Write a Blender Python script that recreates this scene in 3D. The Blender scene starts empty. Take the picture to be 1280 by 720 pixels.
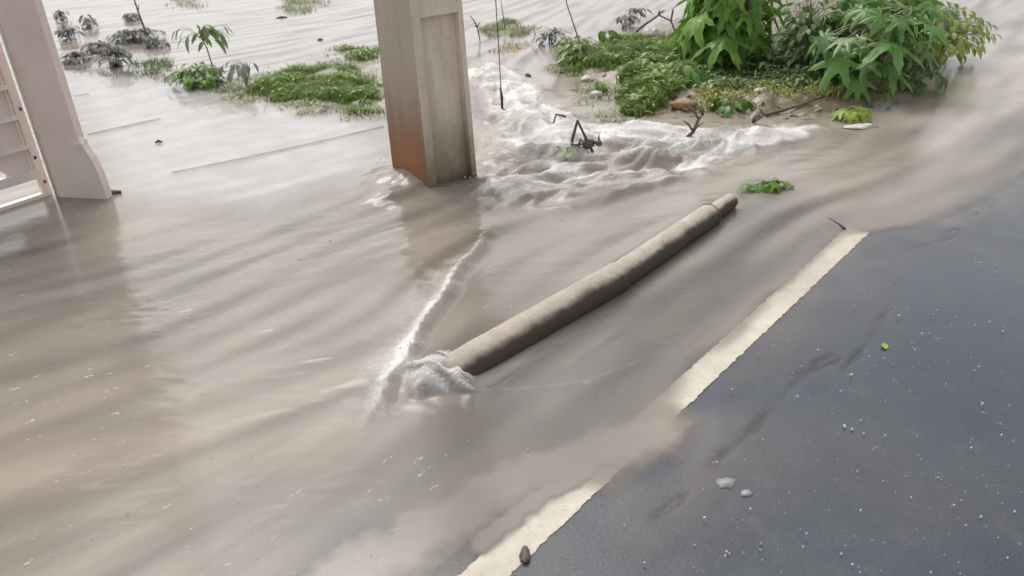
import bpy, math, random
import numpy as np
from mathutils import Vector, Matrix
random.seed(7); rng=np.random.default_rng(7)
S=bpy.context.scene; C=S.collection

# ------------------------------------------------------------------ camera
CH=1.6; F=1000.0; TH=math.radians(28); RO=math.radians(3.3)
r0=Vector((1,0,0)); u0=Vector((0,math.sin(TH),math.cos(TH))); f0=Vector((0,math.cos(TH),-math.sin(TH)))
RR=math.cos(RO)*r0-math.sin(RO)*u0; UU=math.sin(RO)*r0+math.cos(RO)*u0
cd=bpy.data.cameras.new('camera'); cam=bpy.data.objects.new('camera',cd); C.objects.link(cam)
cd.sensor_width=36; cd.lens=36*F/1280; cd.clip_start=0.05; cd.clip_end=600
M=Matrix((RR,UU,-f0)).transposed().to_4x4(); M.translation=Vector((0,0,CH)); cam.matrix_world=M
cd.dof.use_dof=True; cd.dof.focus_distance=3.6; cd.dof.aperture_fstop=3.2
S.camera=cam
def P(px,py,z=0.0):
    d=f0+RR*((px-640)/F)-UU*((py-360)/F); t=(z-CH)/d.z
    return Vector((d.x*t,d.y*t,z))
def PL(l): return np.array([[P(a,b).x,P(a,b).y] for a,b in l])

# ------------------------------------------------------------------ noise and distance helpers
def _h(ix,iy,s):
    n=(ix.astype(np.int64)*374761393+iy.astype(np.int64)*668265263+s*974634777)&0xffffffff
    n=((n^(n>>13))*1274126177)&0xffffffff; n=(n^(n>>16))&0xffffffff
    return n/4294967295.0*2*math.pi
def pn(x,y,s=0):
    x=np.asarray(x,float); y=np.asarray(y,float)
    ix=np.floor(x); iy=np.floor(y); fx=x-ix; fy=y-iy
    u=fx*fx*fx*(fx*(fx*6-15)+10); v=fy*fy*fy*(fy*(fy*6-15)+10)
    def g(a,b):
        t=_h(ix+a,iy+b,s); return np.cos(t)*(fx-a)+np.sin(t)*(fy-b)
    return ((g(0,0)*(1-u)+g(1,0)*u)*(1-v)+(g(0,1)*(1-u)+g(1,1)*u)*v)*1.5
def fbm(x,y,s=0,o=4):
    r=0;a=1;f=1
    for i in range(o): r=r+a*pn(x*f,y*f,s+i*17); a*=.5; f*=2.03
    return r
def ss(a,b,x):
    t=np.clip((x-a)/(b-a),0,1); return t*t*(3-2*t)
def pdist(X,Y,pl):
    """distance, side (left of travel is positive), arc fraction"""
    best=np.full(X.shape,1e9); side=np.zeros(X.shape); tt=np.zeros(X.shape); n=len(pl)-1
    for i in range(n):
        a=pl[i]; b=pl[i+1]; d=b-a; L=d@d
        t=np.clip(((X-a[0])*d[0]+(Y-a[1])*d[1])/L,0,1)
        dx=X-(a[0]+t*d[0]); dy=Y-(a[1]+t*d[1]); q=np.hypot(dx,dy); m=q<best
        best=np.where(m,q,best); side=np.where(m,np.sign(d[0]*(Y-a[1])-d[1]*(X-a[0])),side); tt=np.where(m,(i+t)/n,tt)
    return best,side,tt
def inpoly(X,Y,pl):
    r=np.zeros(X.shape,bool); n=len(pl); j=n-1
    for i in range(n):
        xi,yi=pl[i]; xj,yj=pl[j]
        c=((yi>Y)!=(yj>Y))&(X<(xj-xi)*(Y-yi)/(yj-yi+1e-12)+xi); r^=c; j=i
    return r

# ------------------------------------------------------------------ object helpers
def mesh_obj(name,v,f,mat,parent=None,smooth=True,attrs=None):
    me=bpy.data.meshes.new(name); me.from_pydata([tuple(p) for p in v],[],f); me.update()
    if smooth: me.polygons.foreach_set('use_smooth',[True]*len(me.polygons))
    if attrs:
        for k,a in attrs.items():
            at=me.attributes.new(k,'FLOAT','POINT'); at.data.foreach_set('value',np.asarray(a,np.float32))
    me.materials.append(mat)
    o=bpy.data.objects.new(name,me); C.objects.link(o)
    if parent: o.parent=parent
    return o
def tag(o,label=None,cat=None,group=None,kind=None):
    if label:o['label']=label
    if cat:o['category']=cat
    if group:o['group']=group
    if kind:o['kind']=kind
    return o
def thing(name,loc,label,cat,group=None):
    o=bpy.data.objects.new(name,None); C.objects.link(o); o.location=loc; o.empty_display_size=.1
    return tag(o,label,cat,group)
class MB:
    def __init__(s): s.v=[]; s.f=[]; s.r=[]
    def add(s,vs,fs,r=.5):
        n=len(s.v); s.v+= [Vector(p) for p in vs]; s.f+=[tuple(i+n for i in f) for f in fs]; s.r+=[r]*len(vs)
    def box(s,c,h,ax=None,r=.5):
        ax=ax or (Vector((1,0,0)),Vector((0,1,0)),Vector((0,0,1))); c=Vector(c)
        vs=[c+ax[0]*h[0]*a+ax[1]*h[1]*b+ax[2]*h[2]*d for a in(-1,1) for b in(-1,1) for d in(-1,1)]
        s.add(vs,[(0,1,3,2),(4,6,7,5),(0,4,5,1),(2,3,7,6),(0,2,6,4),(1,5,7,3)],r)
    def tube(s,pts,rad,n=6,r=.5,wob=0):
        pts=[Vector(p) for p in pts]; k=len(pts)
        if not hasattr(rad,'__len__'): rad=[rad]*k
        d0=(pts[1]-pts[0]).normalized(); up=Vector((0,0,1)) if abs(d0.z)<.9 else Vector((1,0,0))
        vs=[];fs=[]
        for i,p in enumerate(pts):
            d=(pts[min(i+1,k-1)]-pts[max(i-1,0)]).normalized(); a=d.cross(up).normalized(); b=a.cross(d)
            for j in range(n):
                t=2*math.pi*j/n; w=1+wob*random.uniform(-1,1); vs.append(p+(a*math.cos(t)+b*math.sin(t))*rad[i]*w)
        for i in range(k-1):
            for j in range(n): fs.append((i*n+j,i*n+(j+1)%n,(i+1)*n+(j+1)%n,(i+1)*n+j))
        fs.append(tuple(range(n))[::-1]); fs.append(tuple((k-1)*n+j for j in range(n)))
        s.add(vs,fs,r)
    def blob(s,c,rad,seed=0,r=.5,nu=10,nv=7,rough=.25):
        c=Vector(c); vs=[c+Vector((0,0,rad[2]))]; fs=[]
        for i in range(1,nv):
            a=math.pi*i/nv
            for j in range(nu):
                t=2*math.pi*j/nu; k=1+rough*random.uniform(-1,1)
                vs.append(c+Vector((math.sin(a)*math.cos(t)*rad[0]*k,math.sin(a)*math.sin(t)*rad[1]*k,math.cos(a)*rad[2]*k)))
        vs.append(c-Vector((0,0,rad[2])))
        for j in range(nu): fs.append((0,1+j,1+(j+1)%nu)); fs.append((len(vs)-1,1+(nv-2)*nu+(j+1)%nu,1+(nv-2)*nu+j))
        for i in range(nv-2):
            for j in range(nu): a=1+i*nu+j;b=1+i*nu+(j+1)%nu; fs.append((a,a+nu,b+nu,b))
        s.add(vs,fs,r)
    # leaves ---------------------------------------------------------
    def leaf(s,base,d,n,L,W,r,droop=.35,fold=.25,k=5):
        d=Vector(d).normalized(); sd=d.cross(Vector(n)).normalized(); n=sd.cross(d).normalized()
        vs=[];fs=[]
        for i in range(k+1):
            t=i/k; w=W*math.sin(math.pi*min(1,t*.93+.03))**.8*(1-.25*t); c=Vector(base)+d*(L*t)-n*(droop*L*t*t)
            vs+= [c+sd*w+n*fold*w, c, c-sd*w+n*fold*w]
        for i in range(k):
            a=i*3; fs+=[(a,a+1,a+4,a+3),(a+1,a+2,a+5,a+4)]
        s.add(vs,fs,r)
    def palm(s,base,d,n,L,r,lobes=7,droop=.35,valley=.46,ser=.08):
        d=Vector(d).normalized(); sd=d.cross(Vector(n)).normalized(); n=sd.cross(d).normalized()
        span=math.radians(290); out=[]
        for i in range(lobes):
            q=(i-(lobes-1)/2)/((lobes-1)/2); a=q*span/2; l=1-.45*abs(q)**1.4; l*=random.uniform(.9,1.05)
            w=span/(lobes-1)/2
            out+=[(a-w*.98,valley*.9*l,0),(a-w*.62,l*.52,.3),(a-w*.46,l*.60-ser*.3,.3),(a-w*.36,l*.74+ser*.3,.5),(a-w*.16,l*.86,.6),(a,l,1),(a+w*.16,l*.86,.6),(a+w*.36,l*.74+ser*.3,.5),(a+w*.46,l*.60-ser*.3,.3),(a+w*.62,l*.52,.3)]
        out.append((span/2+.1,valley*.7,0))
        vs=[Vector(base)]; wv=random.uniform(0,6)
        for ring in(.5,1):
            for (a,rr,m) in out:
                q=rr*ring*L; z=-droop*q*q/L+ .05*L*math.sin(a*2+wv)*ring
                if ring<1: z+=.03*L*(m)
                vs.append(Vector(base)+d*(math.cos(a)*q)+sd*(math.sin(a)*q)+n*z)
        m=len(out); fs=[]
        for j in range(m-1):
            fs.append((0,1+j,2+j)); fs.append((1+j,1+m+j,2+m+j,2+j))
        s.add(vs,fs,r)
    def blade(s,b,L,lean,ang,w,r):
        b=Vector(b); d=Vector((math.cos(ang),math.sin(ang),0)); sd=Vector((-d.y,d.x,0))*w
        p1=b+Vector((0,0,L*.55))+d*lean*.35*L; p2=b+Vector((0,0,L*.9*(1-lean*.35)))+d*lean*L
        s.add([b-sd,b+sd,p1+sd*.8,p1-sd*.8,p2],[(0,1,2,3),(3,2,4)],r)
    def build(s,name,mat,parent=None,smooth=True):
        off=parent.location if parent is not None and parent.type=='EMPTY' else (parent.matrix_basis.translation if parent is not None else Vector((0,0,0)))
        if parent is not None and parent.parent is not None: off=parent.parent.location
        return mesh_obj(name,[p-off for p in s.v],s.f,mat,parent,smooth,{'rnd':s.r})
def solo(name,mb,mat,label,cat,group=None,smooth=True):
    c=sum(mb.v,Vector())/len(mb.v); c.z=min(p.z for p in mb.v)
    o=mesh_obj(name,[p-c for p in mb.v],mb.f,mat,None,smooth,{'rnd':mb.r}); o.location=c
    return tag(o,label,cat,group)

# ------------------------------------------------------------------ materials
def mat(name):
    m=bpy.data.materials.new(name); m.use_nodes=True; nt=m.node_tree; b=nt.nodes['Principled BSDF']; return m,nt,b
def N(nt,t,**k):
    n=nt.nodes.new(t)
    for a,v in k.items():
        if a in n.inputs: n.inputs[a].default_value=v
        else: setattr(n,a,v)
    return n
def mixc(nt,fac,a,b,mode='MIX'):
    n=nt.nodes.new('ShaderNodeMix'); n.data_type='RGBA'; n.blend_type=mode
    for i,v in((0,fac),(6,a),(7,b)):
        if hasattr(v,'is_output') : nt.links.new(v,n.inputs[i])
        else: n.inputs[i].default_value=(*v,1) if isinstance(v,tuple) else v
    return n.outputs[2]
def ramp(nt,src,a,b,lo=0,hi=1):
    n=nt.nodes.new('ShaderNodeMapRange'); n.interpolation_type='SMOOTHSTEP'
    nt.links.new(src,n.inputs[0]); n.inputs[1].default_value=a; n.inputs[2].default_value=b; n.inputs[3].default_value=lo; n.inputs[4].default_value=hi
    return n.outputs[0]
def noise(nt,scale,detail=4,rough=.55,coord='Object',stretch=None,rot=0):
    tc=nt.nodes.new('ShaderNodeTexCoord'); n=nt.nodes.new('ShaderNodeTexNoise'); n.inputs['Scale'].default_value=scale
    n.inputs['Detail'].default_value=detail; n.inputs['Roughness'].default_value=rough
    if stretch:
        mp=nt.nodes.new('ShaderNodeMapping'); mp.inputs['Scale'].default_value=stretch; mp.inputs['Rotation'].default_value=(0,0,rot)
        nt.links.new(tc.outputs[coord],mp.inputs[0]); nt.links.new(mp.outputs[0],n.inputs['Vector'])
    else: nt.links.new(tc.outputs[coord],n.inputs['Vector'])
    return n.outputs['Fac']
def attr(nt,name):
    n=nt.nodes.new('ShaderNodeAttribute'); n.attribute_name=name; return n.outputs['Fac']
def math_(nt,op,a,b=0,clamp=False):
    n=nt.nodes.new('ShaderNodeMath'); n.operation=op; n.use_clamp=clamp
    for i,v in enumerate((a,b)):
        if hasattr(v,'is_output'): nt.links.new(v,n.inputs[i])
        else: n.inputs[i].default_value=v
    return n.outputs[0]
def bump(nt,b,h,st,dist=.01):
    n=nt.nodes.new('ShaderNodeBump'); n.inputs['Strength'].default_value=st; n.inputs['Distance'].default_value=dist
    nt.links.new(h,n.inputs['Height']); nt.links.new(n.outputs[0],b.inputs['Normal']); return n
def simple(name,c,c2=None,scale=20,rough=.6,bst=.3,bd=.003,spec=.5,usernd=False):
    m,nt,b=mat(name); n=noise(nt,scale)
    f=attr(nt,'rnd') if usernd else ramp(nt,n,.3,.7)
    nt.links.new(mixc(nt,f,c,c2 or tuple(x*.7 for x in c)),b.inputs['Base Color'])
    b.inputs['Roughness'].default_value=rough; b.inputs['Specular IOR Level'].default_value=spec
    bump(nt,b,n,bst,bd); return m
def leafmat(name,dark,light,rough=.38,yellow=None):
    m,nt,b=mat(name); n=noise(nt,14)
    col=mixc(nt,attr(nt,'rnd'),dark,light); col=mixc(nt,ramp(nt,n,.35,.75,0,.45),col,yellow or tuple(min(1,x*1.5) for x in light))
    nt.links.new(col,b.inputs['Base Color']); b.inputs['Roughness'].default_value=rough
    tr=nt.nodes.new('ShaderNodeBsdfTranslucent'); nt.links.new(col,tr.inputs[0]); mx=nt.nodes.new('ShaderNodeMixShader'); mx.inputs[0].default_value=.3
    out=nt.nodes['Material Output']; nt.links.new(b.outputs[0],mx.inputs[1]); nt.links.new(tr.outputs[0],mx.inputs[2]); nt.links.new(mx.outputs[0],out.inputs[0])
    bump(nt,b,n,.3,.004); return m

# water
m,nt,b=mat('muddy_water'); MW=m
foam=attr(nt,'foam'); silt=attr(nt,'silt'); alp=attr(nt,'cover')
fine=noise(nt,26,6,.65); med=noise(nt,3.2,5,.6); fine2=noise(nt,85,3,.6)
col=mixc(nt,silt,(.215,.198,.178),(.375,.318,.255))
col=mixc(nt,ramp(nt,med,.35,.7,0,.35),col,(.30,.25,.20))
vf=nt.nodes.new('ShaderNodeTexVoronoi'); vf.inputs['Scale'].default_value=42; tcf=nt.nodes.new('ShaderNodeTexCoord'); nt.links.new(tcf.outputs['Object'],vf.inputs[0])
foam=math_(nt,'MULTIPLY',foam,ramp(nt,math_(nt,'ADD',vf.outputs['Distance'],math_(nt,'MULTIPLY',med,.3)),.15,.75,1.25,.98))
fm=ramp(nt,math_(nt,'ADD',foam,math_(nt,'MULTIPLY',math_(nt,'SUBTRACT',fine,.5),.55)),.12,1.0)
fmg=math_(nt,'MULTIPLY',fm,ramp(nt,foam,.02,.2))
col=mixc(nt,fmg,col,(.72,.70,.66))
nt.links.new(col,b.inputs['Base Color'])
rr=math_(nt,'ADD',math_(nt,'MULTIPLY',fmg,.35),attr(nt,'rough')); nt.links.new(rr,b.inputs['Roughness'])
b.inputs['IOR'].default_value=1.33
hh=math_(nt,'ADD',math_(nt,'MULTIPLY',fine,math_(nt,'ADD',math_(nt,'MULTIPLY',fmg,.7),.10)),math_(nt,'MULTIPLY',fine2,math_(nt,'ADD',math_(nt,'MULTIPLY',fmg,.12),.015)))
bump(nt,b,math_(nt,'MULTIPLY',hh,attr(nt,'agit')),.6,.02)
tb=nt.nodes.new('ShaderNodeBsdfTransparent'); mx=nt.nodes.new('ShaderNodeMixShader')
nt.links.new(alp,mx.inputs[0]); nt.links.new(tb.outputs[0],mx.inputs[1]); nt.links.new(b.outputs[0],mx.inputs[2]); nt.links.new(mx.outputs[0],nt.nodes['Material Output'].inputs[0])

# asphalt
m,nt,b=mat('wet_asphalt'); MA=m
ag=noise(nt,160,3,.6); big=noise(nt,1.6,5,.6); mid=noise(nt,9,4,.6)
vo=nt.nodes.new('ShaderNodeTexVoronoi'); vo.inputs['Scale'].default_value=95; tc=nt.nodes.new('ShaderNodeTexCoord'); nt.links.new(tc.outputs['Object'],vo.inputs[0])
col=mixc(nt,ramp(nt,big,.3,.7),(.036,.042,.054),(.050,.056,.069))
col=mixc(nt,ramp(nt,ag,.50,.72,0,.45),col,(.10,.108,.122))
col=mixc(nt,ramp(nt,mid,.55,.8,0,.4),col,(.10,.098,.095))
col=mixc(nt,attr(nt,'silt'),col,(.20,.175,.15)); col=mixc(nt,attr(nt,'crack'),col,(.022,.022,.022))
nt.links.new(col,b.inputs['Base Color']); nt.links.new(ramp(nt,math_(nt,'ADD',mid,math_(nt,'MULTIPLY',ag,.4)),.45,.9,.10,.34),b.inputs['Roughness'])
bump(nt,b,math_(nt,'ADD',math_(nt,'MULTIPLY',vo.outputs['Distance'],.6),ag),.20,.0025)

# paint
m,nt,b=mat('road_paint'); MP=m
n1=noise(nt,60,5,.7); n2=noise(nt,14,4,.6)
col=mixc(nt,ramp(nt,n2,.35,.7),(.54,.475,.38),(.62,.56,.455)); col=mixc(nt,ramp(nt,n1,.57,.70,0,.75),col,(.20,.18,.155))
nt.links.new(col,b.inputs['Base Color']); b.inputs['Roughness'].default_value=.35; bump(nt,b,n1,.4,.002)

# pole concrete (object z = height)
m,nt,b=mat('pole_concrete'); MC=m
tc=nt.nodes.new('ShaderNodeTexCoord'); sp=nt.nodes.new('ShaderNodeSeparateXYZ'); nt.links.new(tc.outputs['Object'],sp.inputs[0]); Z=sp.outputs[2]
n1=noise(nt,6,6,.65); n2=noise(nt,45,5,.6); n3=noise(nt,5,4,.6,stretch=(3,3,.35))
col=mixc(nt,ramp(nt,n3,.35,.7),(.80,.70,.575),(.64,.545,.44)); col=mixc(nt,ramp(nt,n2,.5,.8,0,.35),col,(.28,.24,.2))
low=math_(nt,'MULTIPLY',ramp(nt,math_(nt,'ADD',Z,math_(nt,'MULTIPLY',n1,.35)),.72,.2),.85)
col=mixc(nt,low,col,(.17,.128,.072))
mir=math_(nt,'MULTIPLY',ramp(nt,math_(nt,'ADD',Z,math_(nt,'MULTIPLY',n3,.15)),.20,.06),.8); col=mixc(nt,mir,col,(.10,.085,.068))
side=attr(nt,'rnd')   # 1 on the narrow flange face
wx=nt.nodes.new('ShaderNodeVectorMath'); wx.operation='DISTANCE'; nt.links.new(tc.outputs['Object'],wx.inputs[0]); wx.inputs[1].default_value=(-.135,-.09,.17)
rust=math_(nt,'MULTIPLY',side,ramp(nt,math_(nt,'ADD',wx.outputs['Value'],math_(nt,'MULTIPLY',math_(nt,'SUBTRACT',n3,.5),.5)),.24,.0))
rz=math_(nt,'MULTIPLY',side,ramp(nt,math_(nt,'ADD',Z,math_(nt,'MULTIPLY',n3,.7)),1.15,.45,0,.95))
col=mixc(nt,math_(nt,'MULTIPLY',side,.6),col,(.27,.215,.18))  # flange face staining, deepened to carry its shade in the colour
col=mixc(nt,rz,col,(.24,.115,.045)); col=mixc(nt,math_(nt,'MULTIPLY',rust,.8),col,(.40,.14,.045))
nt.links.new(col,b.inputs['Base Color']); b.inputs['Roughness'].default_value=.6; bump(nt,b,math_(nt,'ADD',n2,n1),.5,.006)

# old post (log) material: pale top, wet underside, shade painted into the right flank
m,nt,b=mat('weathered_post'); ML=m
n1=noise(nt,9,5,.6); n2=noise(nt,60,4,.6); wet=attr(nt,'rnd')  # wet mask also carries the painted shade of the right flank
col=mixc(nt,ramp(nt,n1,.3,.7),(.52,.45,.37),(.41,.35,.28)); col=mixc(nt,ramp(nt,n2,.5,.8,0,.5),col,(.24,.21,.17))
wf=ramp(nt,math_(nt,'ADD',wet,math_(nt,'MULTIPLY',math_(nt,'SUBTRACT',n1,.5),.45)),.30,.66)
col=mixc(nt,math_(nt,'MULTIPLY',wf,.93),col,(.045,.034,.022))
nt.links.new(col,b.inputs['Base Color']); b.inputs['Roughness'].default_value=.55; b.inputs['Specular IOR Level'].default_value=.3; bump(nt,b,math_(nt,'ADD',n2,n1),.6,.008)

M_gate=simple('cream_paint',(.86,.74,.66),(.79,.67,.60),6,.42,.12,.003)
M_gatebar=simple('white_gate_paint',(.86,.82,.76),(.78,.73,.67),12,.4,.15,.002)
M_rust=simple('rusty_dark_metal',(.16,.10,.07),(.07,.05,.04),30,.7,.5)
M_conc=simple('pavement_concrete',(.66,.655,.65),(.54,.535,.53),5,.25,.2,.003)
M_dark=simple('dark_gap',(.10,.09,.08),(.06,.055,.05),30,.6)
M_mud=simple('wet_mud',(.23,.17,.11),(.12,.095,.055),7,.38,.9,.03)
M_bed=simple('stream_bed_mud',(.22,.19,.16),(.17,.15,.13),3,.6,.5,.02)
M_turf=simple('soaked_turf',(.20,.22,.12),(.13,.12,.075),12,.55,.9,.02)
M_wood=simple('wet_bark',(.13,.10,.075),(.06,.05,.04),40,.5,.6,.004)
M_twig=simple('dry_twig',(.12,.105,.10),(.06,.055,.06),40,.6,.4,.002)
M_wire=simple('black_cable',(.035,.033,.032),(.02,.02,.02),40,.5)
M_stone=simple('pale_stone',(.62,.58,.52),(.42,.38,.33),20,.5,.6,.006)
M_moss=simple('mossy_stone',(.32,.34,.20),(.17,.16,.11),14,.6,.8,.01)
M_clod=simple('orange_clay',(.38,.24,.13),(.27,.17,.10),14,.6,.8,.01)
M_metal=simple('grey_steel',(.35,.34,.33),(.25,.24,.23),40,.45)
M_splash=simple('splash_white',(.85,.87,.9),(.7,.73,.78),60,.08,.2)
M_scrap=simple('pale_scrap',(.36,.37,.38),(.24,.25,.26),40,.4,.4)
G_bright=leafmat('bright_papaya_leaf',(.06,.17,.018),(.17,.36,.035),yellow=(.34,.48,.06))
G_blue=leafmat('bluish_castor_leaf',(.065,.175,.03),(.17,.36,.07),.36,yellow=(.30,.42,.14))
G_yel=leafmat('yellow_green_leaf',(.24,.34,.06),(.44,.50,.13),yellow=(.55,.52,.2))
G_lime=leafmat('lime_leaf',(.18,.30,.03),(.36,.46,.06))
G_gold=leafmat('golden_leaf',(.42,.29,.03),(.60,.44,.06))
G_grass=leafmat('grass_blade',(.12,.20,.04),(.24,.36,.085),.5,yellow=(.36,.42,.14))
G_pale=leafmat('drowned_grass_blade',(.25,.27,.16),(.38,.40,.24),.5)
G_grey=leafmat('silted_grey_leaf',(.13,.13,.11),(.26,.26,.23),.5,yellow=(.5,.5,.45))
G_dull=leafmat('dull_green_leaf',(.09,.16,.05),(.19,.27,.10),.4)

# ------------------------------------------------------------------ world and sun
w=bpy.data.worlds.new('World'); S.world=w; w.use_nodes=True; nt=w.node_tree; bg=nt.nodes['Background']
sky=nt.nodes.new('ShaderNodeTexSky'); sky.sky_type='NISHITA'; sky.sun_disc=False
SE=math.radians(56); SA=math.radians(-22)      # azimuth measured clockwise from +y
sky.sun_elevation=SE; sky.sun_rotation=SA; sky.air_density=1.0; sky.dust_density=4.0; sky.ozone_density=1
hs=nt.nodes.new('ShaderNodeHueSaturation'); hs.inputs['Saturation'].default_value=.22
nt.links.new(sky.outputs[0],hs.inputs['Color']); nt.links.new(hs.outputs[0],bg.inputs['Color']); bg.inputs['Strength'].default_value=.15
sd=bpy.data.lights.new('sun','SUN'); sd.energy=.6; sd.angle=math.radians(25); sd.color=(1,.96,.9)
so=bpy.data.objects.new('sun',sd); C.objects.link(so)
dv=Vector((math.sin(SA)*math.cos(SE),math.cos(SA)*math.cos(SE),math.sin(SE))); so.rotation_euler=dv.to_track_quat('Z','Y').to_euler(); so.location=(0,0,8)
S.view_settings.view_transform='Standard'; S.view_settings.look='None'; S.view_settings.exposure=.56; S.view_settings.gamma=1
try: S.view_settings.use_curve_mapping=False
except Exception: pass

# ------------------------------------------------------------------ road line frame
LD=np.array([.671,.741]); LN=np.array([.741,-.671]); L0=np.array([-.115,1.457])   # along, right of line

# ------------------------------------------------------------------ flow field
arrows=[((1200,110),(1040,230)),((1270,120),(1180,190)),((1060,200),(960,230)),((1020,330),(900,440)),((960,180),(860,215)),((850,200),(740,225)),((740,225),(640,245)),((720,280),(640,310)),
 ((620,110),(660,160)),((660,160),(720,190)),((700,60),(650,120)),((640,240),(560,270)),((600,320),(520,430)),((540,290),(440,330)),((440,330),(300,400)),((300,400),(150,470)),
 ((420,470),(300,500)),((500,520),(420,590)),((420,600),(280,690)),((150,500),(20,540)),((300,230),(180,250)),((180,250),(60,290)),((100,350),(0,370)),((150,620),(20,680)),((780,420),(640,520)),
 ((800,300),(680,380)),((700,560),(560,680)),((440,200),(300,240)),((300,120),(150,150)),((300,40),(150,60)),((560,60),(480,80)),((700,20),(640,60)),((900,480),(760,610))]
AM=np.array([[(P(*a).x+P(*b).x)/2,(P(*a).y+P(*b).y)/2] for a,b in arrows])
AD=np.array([[P(*b).x-P(*a).x,P(*b).y-P(*a).y] for a,b in arrows]); AD/=np.linalg.norm(AD,axis=1)[:,None]
GX=np.linspace(-8,7,151); GY=np.linspace(.3,15,148)
gx,gy=np.meshgrid(GX,GY); FX=0;FY=0
for c,d in zip(AM,AD):
    wgt=1/(((gx-c[0])**2+(gy-c[1])**2)+.03)**1.6; FX=FX+wgt*d[0]; FY=FY+wgt*d[1]
q=np.hypot(FX,FY); FX/=q; FY/=q
def flow(x,y):
    u=np.clip((x-GX[0])/(GX[1]-GX[0]),0,149.99); v=np.clip((y-GY[0])/(GY[1]-GY[0]),0,146.99)
    i=u.astype(int); j=v.astype(int); a=u-i; b_=v-j
    def s(A): return (A[j,i]*(1-a)+A[j,i+1]*a)*(1-b_)+(A[j+1,i]*(1-a)+A[j+1,i+1]*a)*b_
    return s(FX),s(FY)
def lic(x,y,freq,step,k,seed):
    acc=pn(x*freq,y*freq,seed).copy()
    for sg in(1,-1):
        px=x.copy();py=y.copy()
        for i in range(k):
            fx,fy=flow(px,py); px=px+sg*step*fx; py=py+sg*step*fy
            acc+=pn(px*freq,py*freq,seed)*(1-i/(k+1))
    return acc/math.sqrt(k)

# ------------------------------------------------------------------ water sheet
xs=np.concatenate([[-80,-50,-30,-20,-14,-11],np.arange(-9,-4.2,.06),np.arange(-4.2,4.2,.0145),np.arange(4.2,7,.05),[9,12,20,35,60,80]])
ys=[.35]
while ys[-1]<15: ys.append(ys[-1]+max(.0065,.0038*ys[-1]))
ys=np.concatenate([[-20,-10,-5,-2,-1,-.4,0],np.array(ys),[17,20,26,36,50,80,120]])
X,Y=np.meshgrid(xs,ys); nx=len(xs); ny=len(ys); X=X.ravel(); Y=Y.ravel()
print('water verts',len(X))
s1=lic(X,Y,7,.05,9,3); s2=lic(X,Y,22,.03,8,9); s3=lic(X,Y,2.2,.12,8,21)
big=fbm(X*.8,Y*.8,5)
rap_poly=PL([(585,80),(640,90),(690,130),(760,155),(850,160),(1000,150),(1010,175),(930,205),(860,232),(770,250),(670,262),(605,255),(600,160)])
dr,_,_=pdist(X,Y,np.vstack([rap_poly,rap_poly[:1]])); ins=inpoly(X,Y,rap_poly)
rap=ss(-.15,.25,np.where(ins,dr,-dr))
dc,sc,tc_=pdist(X,Y,PL([(625,278),(606,300),(584,330),(566,356),(548,384),(532,408),(517,432),(507,458),(488,482),(470,506),(452,535),(436,566)]))
sc=-sc    # positive = right of the crest, towards the post in the photo
slab=ss(.0,.5,0*X)
sp_=PL([(60,80),(250,105),(480,150),(490,205),(330,260),(160,255),(140,240)])
ds,_,_=pdist(X,Y,np.vstack([sp_,sp_[:1]])); slab=ss(-.3,.3,np.where(inpoly(X,Y,sp_),ds,-ds))
calmL=ss(-1.6,-2.8,X)*ss(7,5,Y)
far=ss(6.3,8,Y)
energy=np.clip(.8-.78*slab-.35*calmL-.3*far,.03,1)
cr1=fbm(X*4.5+.5*s3,Y*15+.4*s1,141,3); cr2=fbm(X*12,Y*34,151,2)
ripz=np.clip(.35+ss(-.2,.5,pn(X*1.3,Y*1.8,171)),0,1.2)
H=(.0008*s1+.0006*s2)*energy+.0016*s3*np.clip(energy,0,1)*ss(8,5,Y)+(.0024*cr1+.0008*cr2)*ripz*np.clip(energy,.12,1)*ss(1.2,2.6,Y)
Fm=np.zeros(X.shape)
# rapids
rid=1-np.abs(fbm(X*2.4+.35*s1,Y*3.0,31,2)); rid=np.clip(rid,0,1)
H+=rap*(.050*fbm(X*1.9,Y*2.4,12,2)+.045*(rid**4)+.004*fbm(X*8,Y*12,40,2)+.008*s1)
Fm+=rap*.26
fo=PL([(600,95),(640,110),(675,150),(690,185)]); d1,_,_=pdist(X,Y,fo); a1=np.exp(-(d1/.22)**2); Fm+=a1*.8; H+=a1*.05
d1,_,_=pdist(X,Y,PL([(700,180),(760,165),(840,172),(900,180),(960,172),(1015,165)])); a1=np.exp(-(d1/.12)**2); Fm+=a1*.6; H+=a1*.03
d1,_,_=pdist(X,Y,PL([(740,185),(800,172),(850,180)])); Fm+=np.exp(-(d1/.14)**2)*.4
d1,_,_=pdist(X,Y,PL([(850,215),(900,190),(960,180),(1010,172)])); Fm+=np.exp(-(d1/.05)**2)*.7
for pl,wd,st,ht in [([(598,215),(600,236),(640,232),(700,216),(760,205),(805,196),(835,205)],.05,.45,.035),
                    ([(620,262),(660,252),(720,240),(790,222),(845,216)],.045,.35,.025),
                    ([(600,150),(650,160),(690,175),(760,190)],.06,.35,.05),
                    ([(600,230),(618,240),(650,240),(690,232),(730,226)],.08,.9,.035),([(700,262),(760,250),(820,232),(852,222)],.05,.25,.02),([(640,215),(690,212),(740,204)],.05,.4,.03),
                    ([(610,205),(660,200),(720,195)],.06,.15,.04)]:
    d1,s_,t1=pdist(X,Y,PL(pl)); e=np.sin(np.pi*np.clip(t1,.04,.96))**.4
    d1=d1+.02*fbm(X*5,Y*5,61,2)
    H+=ht*np.exp(-(d1/wd)**2)*e; Fm+=st*np.exp(-((d1+.01)/(wd*.55))**2)*e*(.6+.8*np.clip(s2+.3,0,1))
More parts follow.
